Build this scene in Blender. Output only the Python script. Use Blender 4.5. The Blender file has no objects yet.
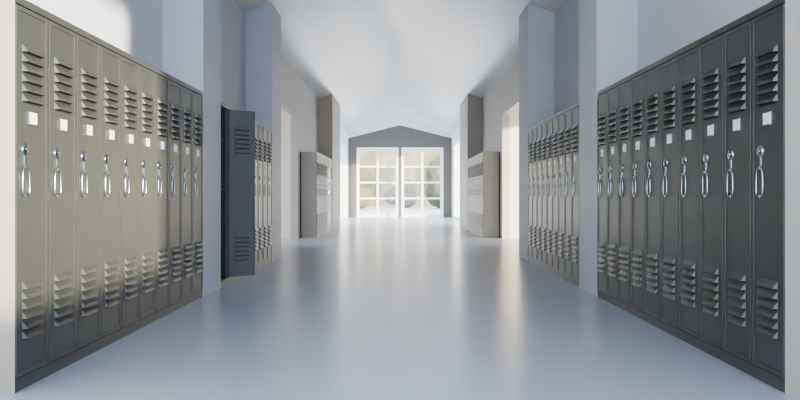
import bpy, bmesh, math
from mathutils import Vector, Matrix
C=bpy.context
def mat(name,col,rough=.5,metal=0.,noise=0.,nscale=5.,bump=0.,bscale=60.,spec=None):
    m=bpy.data.materials.new(name); m.use_nodes=True
    nt=m.node_tree; b=nt.nodes['Principled BSDF']
    b.inputs['Base Color'].default_value=(*col,1); b.inputs['Roughness'].default_value=rough
    b.inputs['Metallic'].default_value=metal
    if spec is not None: b.inputs['Specular IOR Level'].default_value=spec
    tc=nt.nodes.new('ShaderNodeTexCoord')
    if noise:
        n=nt.nodes.new('ShaderNodeTexNoise'); n.inputs['Scale'].default_value=nscale; n.inputs['Detail'].default_value=3
        nt.links.new(tc.outputs['Object'],n.inputs['Vector'])
        r=nt.nodes.new('ShaderNodeValToRGB')
        r.color_ramp.elements[0].position=.3; r.color_ramp.elements[1].position=.7
        r.color_ramp.elements[0].color=(*[c*(1-noise) for c in col],1)
        r.color_ramp.elements[1].color=(*[min(1,c*(1+noise)) for c in col],1)
        nt.links.new(n.outputs['Fac'],r.inputs['Fac']); nt.links.new(r.outputs['Color'],b.inputs['Base Color'])
    if bump:
        n2=nt.nodes.new('ShaderNodeTexNoise'); n2.inputs['Scale'].default_value=bscale
        nt.links.new(tc.outputs['Object'],n2.inputs['Vector'])
        bp=nt.nodes.new('ShaderNodeBump'); bp.inputs['Strength'].default_value=bump; bp.inputs['Distance'].default_value=.01
        nt.links.new(n2.outputs['Fac'],bp.inputs['Height']); nt.links.new(bp.outputs['Normal'],b.inputs['Normal'])
    return m
M_wall=mat('wall_paint',(.54,.57,.67),.5,noise=.02,nscale=1.5)
M_warm=mat('wall_warm',(.47,.42,.36),.5,noise=.03,nscale=1.5)  # warmer, darker tone for the middle wall stretch and third piers
M_white=mat('wall_white',(.85,.85,.83),.5,noise=.02,nscale=1.5)  # paler tone for the far wall stretch and upper end gable
M_ceil=mat('ceiling_paint',(.74,.72,.69),.24,noise=.015,spec=1.0)
M_cream=mat('cream_paint',(.78,.68,.55),.6,noise=.02)
M_floor=mat('floor_resin',(.39,.44,.56),.25,noise=.02,nscale=1.2,bump=.02,bscale=6,spec=1.0)
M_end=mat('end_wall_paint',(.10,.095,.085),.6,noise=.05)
M_metal=mat('locker_paint',(.072,.076,.075),.33,metal=.55,noise=.03,nscale=3,spec=.35)
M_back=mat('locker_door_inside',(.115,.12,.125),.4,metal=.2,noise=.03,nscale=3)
M_cheek=mat('locker_end_panel',(.34,.32,.285),.45,metal=.1,noise=.03,nscale=3)  # bank end panels, paler and warmer than the locker fronts
M_inner=mat('locker_inside',(.025,.028,.032),.5,metal=.3,noise=.05)
M_slot=mat('louver_slot',(.006,.006,.007),.8,noise=.05)
M_chrome=mat('chrome',(.38,.44,.51),.22,metal=1.,noise=.02)
M_card=mat('label_card',(.9,.9,.9),.4,noise=.02)
M_frame=mat('window_frame_paint',(.92,.92,.90),.4,noise=.02)

def obj(name,me,mats,parent=None,loc=None):
    for m in mats: me.materials.append(m)
    o=bpy.data.objects.new(name,me); C.collection.objects.link(o)
    if parent: o.parent=parent
    if loc: o.location=loc
    return o
def addbox(bm,x0,x1,y0,y1,z0,z1,mi=0,bev=0):
    x0,x1=sorted((x0,x1)); y0,y1=sorted((y0,y1)); z0,z1=sorted((z0,z1))
    vs=[bm.verts.new(p) for p in [(x0,y0,z0),(x1,y0,z0),(x1,y1,z0),(x0,y1,z0),(x0,y0,z1),(x1,y0,z1),(x1,y1,z1),(x0,y1,z1)]]
    fs=[bm.faces.new([vs[i] for i in f]) for f in [(0,3,2,1),(4,5,6,7),(0,1,5,4),(1,2,6,5),(2,3,7,6),(3,0,4,7)]]
    for f in fs: f.material_index=mi
    if bev:
        es=list({e for f in fs for e in f.edges})
        r=bmesh.ops.bevel(bm,geom=es,offset=bev,segments=2,affect='EDGES',profile=.5)
        for f in r['faces']: f.material_index=mi
    return vs,fs
def mesh(name,bm):
    me=bpy.data.meshes.new(name); bm.to_mesh(me); bm.free(); return me
def boxes(name,lst,mats,parent=None,bev=0):
    bm=bmesh.new()
    for b in lst: addbox(bm,*b[:6],mi=(b[6] if len(b)>6 else 0),bev=bev)
    return obj(name,mesh(name,bm),mats,parent)
def empty(name,loc=(0,0,0),rz=0):
    e=bpy.data.objects.new(name,None); C.collection.objects.link(e); e.location=loc; e.rotation_euler=(0,0,rz); e.empty_display_size=.2; return e

# ------------------------------------------------ room
XW=2.1; XP=1.74; YE=28.2; YB=-5.0; TH=.15
RZ=4.15; EZ=3.38; sl=(RZ-EZ)/2.1
PO0,PO1=12.3,14.3       # side passages
SW0,SW1=21.0,27.4       # side windows near the end
def wall(name,s,win):
    L=[]; a,b=s*XW,s*(XW+TH); T=EZ
    segs=[(9.9,9.9,0,0),(PO0,PO1,0,2.55),(19.5,19.5,0,0),(SW0,SW1,.0,2.9)]
    if win: segs.insert(0,(win[0],win[1],win[2],win[3]))
    y=YB; mi=0
    for (y0,y1,z0,z1) in segs:
        L.append((a,b,y,y0,0,T,mi))
        if z1==0: mi+=1; y=y0; continue
        if z0>0: L.append((a,b,y0,y1,0,z0,mi))
        L.append((a,b,y0,y1,z1,T,mi)); y=y1
    L.append((a,b,y,YE+TH,0,T,mi))
    return boxes(name,L,[M_wall,M_warm,M_white])
wall('wall_left',-1,None)
wall('wall_right',1,(-3.6,2.05,.95,3.1))
boxes('floor',[(-7,7,YB-3,YE+TH,-.1,0)],[M_floor])
# gabled ceiling
bm=bmesh.new()
prof=[(-2.25,RZ-sl*2.25),(0,RZ),(2.25,RZ-sl*2.25),(2.25,EZ+.1),(0,RZ+.2),(-2.25,EZ+.1)]
f=[bm.verts.new((x,YB,z)) for x,z in prof]; g=[bm.verts.new((x,YE+TH,z)) for x,z in prof]
n=len(prof)
for i in range(n): bm.faces.new([f[i],f[(i+1)%n],g[(i+1)%n],g[i]])
bm.faces.new(f[::-1]); bm.faces.new(g); bmesh.ops.recalc_face_normals(bm,faces=bm.faces)
obj('ceiling',mesh('ceiling',bm),[M_ceil])
# piers
def ctop(x): return RZ-sl*abs(x)
def pier(name,s,y0,y1,m):
    bm=bmesh.new(); a,b=s*XP,s*(XW)
    vs,_=addbox(bm,a,b,y0,y1,0,3.2)
    for v in vs:
        if v.co.z>1: v.co.z=ctop(v.co.x)
    bmesh.ops.recalc_face_normals(bm,faces=bm.faces)
    return obj(name,mesh(name,bm),[m])
for s,nm in ((-1,'left'),(1,'right')):
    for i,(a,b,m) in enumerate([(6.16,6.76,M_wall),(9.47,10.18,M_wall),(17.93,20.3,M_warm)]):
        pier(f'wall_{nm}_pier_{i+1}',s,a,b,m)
# end wall
bm=bmesh.new()
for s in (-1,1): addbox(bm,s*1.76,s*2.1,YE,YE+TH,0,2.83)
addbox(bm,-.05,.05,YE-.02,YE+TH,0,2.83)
def prism(bm,pr,y0,y1,mi):
    f=[bm.verts.new((x,y0,z)) for x,z in pr]; g=[bm.verts.new((x,y1,z)) for x,z in pr]; n=len(pr)
    fs=[bm.faces.new([f[i],f[(i+1)%n],g[(i+1)%n],g[i]]) for i in range(n)]+[bm.faces.new(f[::-1]),bm.faces.new(g)]
    for q in fs: q.material_index=mi
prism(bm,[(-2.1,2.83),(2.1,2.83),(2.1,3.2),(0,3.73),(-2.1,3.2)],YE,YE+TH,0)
prism(bm,[(-2.1,3.2),(0,3.73),(2.1,3.2),(2.1,EZ),(0,RZ),(-2.1,EZ)],YE+.01,YE+TH,1)
bmesh.ops.recalc_face_normals(bm,faces=bm.faces)
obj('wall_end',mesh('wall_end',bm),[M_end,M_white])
M_glass=bpy.data.materials.new('glass'); M_glass.use_nodes=True
nt=M_glass.node_tree; nt.nodes.clear()
o=nt.nodes.new('ShaderNodeOutputMaterial'); mx=nt.nodes.new('ShaderNodeMixShader'); t=nt.nodes.new('ShaderNodeBsdfTransparent'); gl=nt.nodes.new('ShaderNodeBsdfGlossy')
gl.inputs['Roughness'].default_value=.05; mx.inputs[0].default_value=.05
nt.links.new(t.outputs[0],mx.inputs[1]); nt.links.new(gl.outputs[0],mx.inputs[2]); nt.links.new(mx.outputs[0],o.inputs[0])
def endwin(name,x0,x1):
    e=empty(name,((x0+x1)/2,YE+.06,0)); w=x1-x0; H=2.83; q=.004
    L=[(-w/2+q,-w/2+.12,-.06,.06,q,H-q),(w/2-.12,w/2-q,-.06,.06,q,H-q),(-w/2+.12,w/2-.12,-.056,.056,q,.12),(-w/2+.12,w/2-.12,-.056,.056,H-.14,H-q)]
    L.append((-.04,.04,-.05,.05,.12,H-.14))
    for k in (1,2,3):
        z=.12+(H-.26)*k/4
        L.append((-w/2+.12,-.04,-.045,.045,z-.035,z+.035)); L.append((.04,w/2-.12,-.045,.045,z-.035,z+.035))
    boxes('frame',L,[M_frame],e)
    boxes('glass',[(-w/2+.1,w/2-.1,-.004,.004,.1,H-.1)],[M_glass],e)
endwin('window_1',-1.76,-.05); endwin('window_2',.05,1.76)
def sidewin(name,s,y0,y1,z0,z1,nx):
    e=empty(name,(s*(XW+.075),0,0)); L=[]
    L+=[(-.045,.045,y0,y1,z0,z0+.08),(-.045,.045,y0,y1,z1-.08,z1)]
    for k in range(nx+1):
        y=y0+.04+(y1-y0-.08)*k/nx; L.append((-.05,.05,y-.04,y+.04,z0+.003,z1-.003))
    boxes('frame',L,[M_frame],e)
sidewin('window_3',-1,SW0,SW1,0,2.9,5); sidewin('window_4',1,SW0,SW1,0,2.9,5)
sidewin('window_5',1,-3.6,2.05,.95,3.1,1)
for s,nm in ((-1,'left'),(1,'right')):
    boxes(f'wall_{nm}_passage',[(s*2.25,s*4.8,PO1,PO1+.15,0,2.7),(s*2.25,s*4.8,PO0-.9,PO0-.75,0,2.7),(s*2.25,s*4.8,PO0-.9,PO1+.15,2.7,2.85)],[M_cream])

# ------------------------------------------------ lockers
W=.30; HT=1.81; D=.33
def ring(bm,pts,r,mi,closed=True,seg=8):
    n=len(pts); rows=[]
    for i,p in enumerate(pts):
        p=Vector(p); a=Vector(pts[(i-1)%n]) if (closed or i>0) else p; b=Vector(pts[(i+1)%n]) if (closed or i<n-1) else p
        t=(b-a).normalized(); u=t.cross(Vector((0,1,0)))
        u=u.normalized() if u.length>1e-4 else Vector((1,0,0)); v=t.cross(u).normalized()
        rows.append([bm.verts.new(p+u*r*math.cos(q)+v*r*math.sin(q)) for q in [2*math.pi*k/seg for k in range(seg)]])
    for i in range(n if closed else n-1):
        A,B=rows[i],rows[(i+1)%n]
        for k in range(seg):
            f=bm.faces.new([A[k],A[(k+1)%seg],B[(k+1)%seg],B[k]]); f.material_index=mi; f.smooth=True
def disc(bm,cx,cz,prof,mi,seg=20):
    rows=[[bm.verts.new((cx+r*math.cos(2*math.pi*k/seg),y,cz+r*math.sin(2*math.pi*k/seg))) for k in range(seg)] for r,y in prof]
    for A,B in zip(rows,rows[1:]):
        for k in range(seg):
            f=bm.faces.new([A[k],A[(k+1)%seg],B[(k+1)%seg],B[k]]); f.material_index=mi; f.smooth=True
    f=bm.faces.new(rows[-1]); f.material_index=mi
def louver(bm,cx,z0,z1,w,d,ys,sgn=-1,mi=0):
    rows=[]
    for z,dd,ww in ((z1,0,w),(z0+.45*(z1-z0),d*.75,w-.012),(z0,d,w-.02)):
        rows.append((bm.verts.new((cx-ww/2,ys+sgn*dd,z)),bm.verts.new((cx+ww/2,ys+sgn*dd,z))))
    c=bm.verts.new((cx-w/2,ys,z0)); e=bm.verts.new((cx+w/2,ys,z0))
    (a,b),(a2,b2),(a3,b3)=rows
    fs=[bm.faces.new(x) for x in ([a,a2,b2,b],[a2,a3,b3,b2],[a,c,a3,a2],[b,b2,b3,e])]
    for f in fs: f.material_index=mi
    f=bm.faces.new([c,e,b3,a3]); f.material_index=1
    addbox(bm,cx-w/2+.006,cx+w/2-.006,ys,ys+sgn*.0012,z0-.009,z0,mi=1)
def build_door():
    bm=bmesh.new(); w0,w1=.0055,W-.0055; z0,z1=.067,HT-.042; yf=-.018
    addbox(bm,w0,w1,yf,-.004,z0,z1,bev=.0025)
    addbox(bm,w0+.001,w1-.001,-.004,0,z0+.001,z1-.001,mi=4)
    for b in ((w0,w0+.022,z0,z1),(w1-.022,w1,z0,z1),(w0+.022,w1-.022,z0,z0+.022),(w0+.022,w1-.022,z1-.022,z1)):
        addbox(bm,b[0],b[1],yf-.005,yf+.004,b[2],b[3],bev=.0018)
        addbox(bm,b[0]+.004,b[1]-.004 if b[1]>b[0]+.01 else b[1],-.002,.010,b[2]+.004,b[3]-.004,mi=4,bev=.0015)
    cx=W/2
    for base in (1.335,.235):
        for k in range(6):
            z=base+k*.046; louver(bm,cx,z,z+.035,.175,.021,yf)
            louver(bm,cx,z,z+.036,.175,.013,0,1,mi=4)
    zl=1.262; addbox(bm,cx-.036,cx+.036,yf-.006,yf,zl-.032,zl+.032,mi=2,bev=.0015)
    addbox(bm,cx-.031,cx+.031,yf-.0075,yf-.005,zl-.027,zl+.027,mi=3)
    hx=.085
    disc(bm,hx,1.112,[(.030,yf),(.030,yf-.004),(.026,yf-.006),(.023,yf-.009),(.012,yf-.010),(.010,yf-.0095),(.009,yf-.013),(.003,yf-.014)],2)
    addbox(bm,hx-.009,hx+.009,yf-.004,yf,1.04,1.09,mi=2,bev=.0015)
    pts=[]; hw,hh,zc=.030,.068,.962
    for k in range(28):
        a=2*math.pi*k/28; c,s_=math.cos(a),math.sin(a)
        pts.append((hx+hw*math.copysign(abs(c)**.5,c)*(1-.12*s_), yf-.006, zc+hh*math.copysign(abs(s_)**.55,s_)))
    ring(bm,pts,.0043,2)
    for z in (zc-hh,zc+hh): addbox(bm,hx-.009,hx+.009,yf-.010,yf,z-.008,z+.008,mi=2,bev=.0015)
    for z in (.3,.9,1.5): addbox(bm,w1-.004,w1+.003,yf-.006,yf+.01,z-.03,z+.03,mi=0,bev=.001)
    bmesh.ops.recalc_face_normals(bm,faces=bm.faces)
    me=mesh('locker_door',bm)
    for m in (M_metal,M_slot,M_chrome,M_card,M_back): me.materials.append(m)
    return me
DOOR=build_door()
def bank(s,y0,n,opened=None):
    L=n*W
    e=empty('school_locker_bank',(s*(XP+.022),y0 if s<0 else y0+L,0),math.pi/2 if s<0 else -math.pi/2)
    bx=[(0,L,D-.01,D-.02,0,HT,1),(0.004,L-.004,-.018,D-.01,HT-.034,HT,0),(0.004,L-.004,-.014,D-.01,0,.06,0)]
    for k in range(n+1):
        x=k*W; a=max(0,x-.006); b=min(L,x+.006)
        end=k in(0,n)
        if end:
            a,b=(0,.004) if k==0 else (L-.004,L)
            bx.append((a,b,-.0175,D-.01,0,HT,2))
        else: bx.append((a,b,.012,D-.01,.06,HT-.034,1))
    for z in (1.45,.95): bx.append((.005,L-.005,.02,D-.02,z,z+.012,1))
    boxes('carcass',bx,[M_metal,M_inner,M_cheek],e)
    for k in range(n):
        d=bpy.data.objects.new(f'door_{k+1}',DOOR); C.collection.objects.link(d); d.parent=e
        d.location=(k*W,0,0)
        if opened==k:
            ang=math.radians(128)
            R=Matrix.Translation((k*W+W-.002,-.022,0))@Matrix.Rotation(ang,4,'Z')@Matrix.Translation((-(W-.002),0.0,0))
            d.matrix_local=R
    return e
bank(-1,3.15,10); bank(1,3.15,10)
bank(-1,6.765,9,opened=0); bank(1,6.765,9)
bank(-1,14.6,11); bank(1,14.6,11)

# ------------------------------------------------ outdoors
M_pave=mat('paving',(.48,.48,.48),.8,noise=.1,nscale=.4)
M_hedge=mat('foliage',(.085,.09,.045),.9,noise=.5,nscale=.8)
M_brick=mat('facade_render',(.20,.165,.11),.9,noise=.5,nscale=.5)
boxes('ground',[(-60,60,-60,110,-.3,-.12)],[M_pave])
import random
random.seed(3)
def shrub(x,y,r,h):
    bm=bmesh.new()
    for i in range(9):
        c=Vector((random.uniform(-r,r)*.6,random.uniform(-r,r)*.6,h*.5+random.uniform(-.25,.35)*h))
        m=Matrix.Translation(c)@Matrix.Diagonal((1,1,h/r*.6,1))
        bmesh.ops.create_icosphere(bm,subdivisions=3,radius=r*random.uniform(.4,.65),matrix=m)
    for v in bm.verts:
        v.co+=Vector((random.uniform(-1,1),random.uniform(-1,1),random.uniform(-1,1)))*.05
    zm=min(v.co.z for v in bm.verts)
    for v in bm.verts: v.co.z-=zm
    o=obj('shrub',mesh('shrub',bm),[M_hedge]); o.location=(x,y,-.12)
for x,y,r,h in ((-3.2,50,1.5,2.6),(3.4,52,1.8,3.2),(.4,56,1.7,2.2),(-6,55,2,4)): shrub(x,y,r,h)
e=empty('building_facade',(0,62,-.12))
L=[(-20,20,0,.4,0,8)]
boxes('wall_body',L,[M_brick],e)
boxes('openings',[(x,x+1.6,-.05,.0,1,3.4) for x in (-9,-5.5,-2.2,1.4,5,8.5)],[M_hedge],e)

# ------------------------------------------------ light
w=bpy.data.worlds.new('world'); C.scene.world=w; w.use_nodes=True
bg=w.node_tree.nodes['Background']; bg.inputs[0].default_value=(.77,.87,1,1); bg.inputs[1].default_value=9
sd=bpy.data.lights.new('sun','SUN'); sd.energy=27; sd.color=(1,.91,.66); sd.angle=math.radians(2)
so=bpy.data.objects.new('sun',sd); C.collection.objects.link(so)
so.rotation_euler=Vector((-1,.8,-.17)).to_track_quat('-Z','Y').to_euler(); so.location=(8,-6,6)
cd=bpy.data.cameras.new('camera'); cam=bpy.data.objects.new('camera',cd); C.collection.objects.link(cam)
cam.location=(0,0,.9); cam.rotation_euler=(math.pi/2,0,0); cd.sensor_width=36; cd.lens=36*696/800; cd.shift_y=-5/800
cd.clip_start=.05; cd.clip_end=300
C.scene.camera=cam
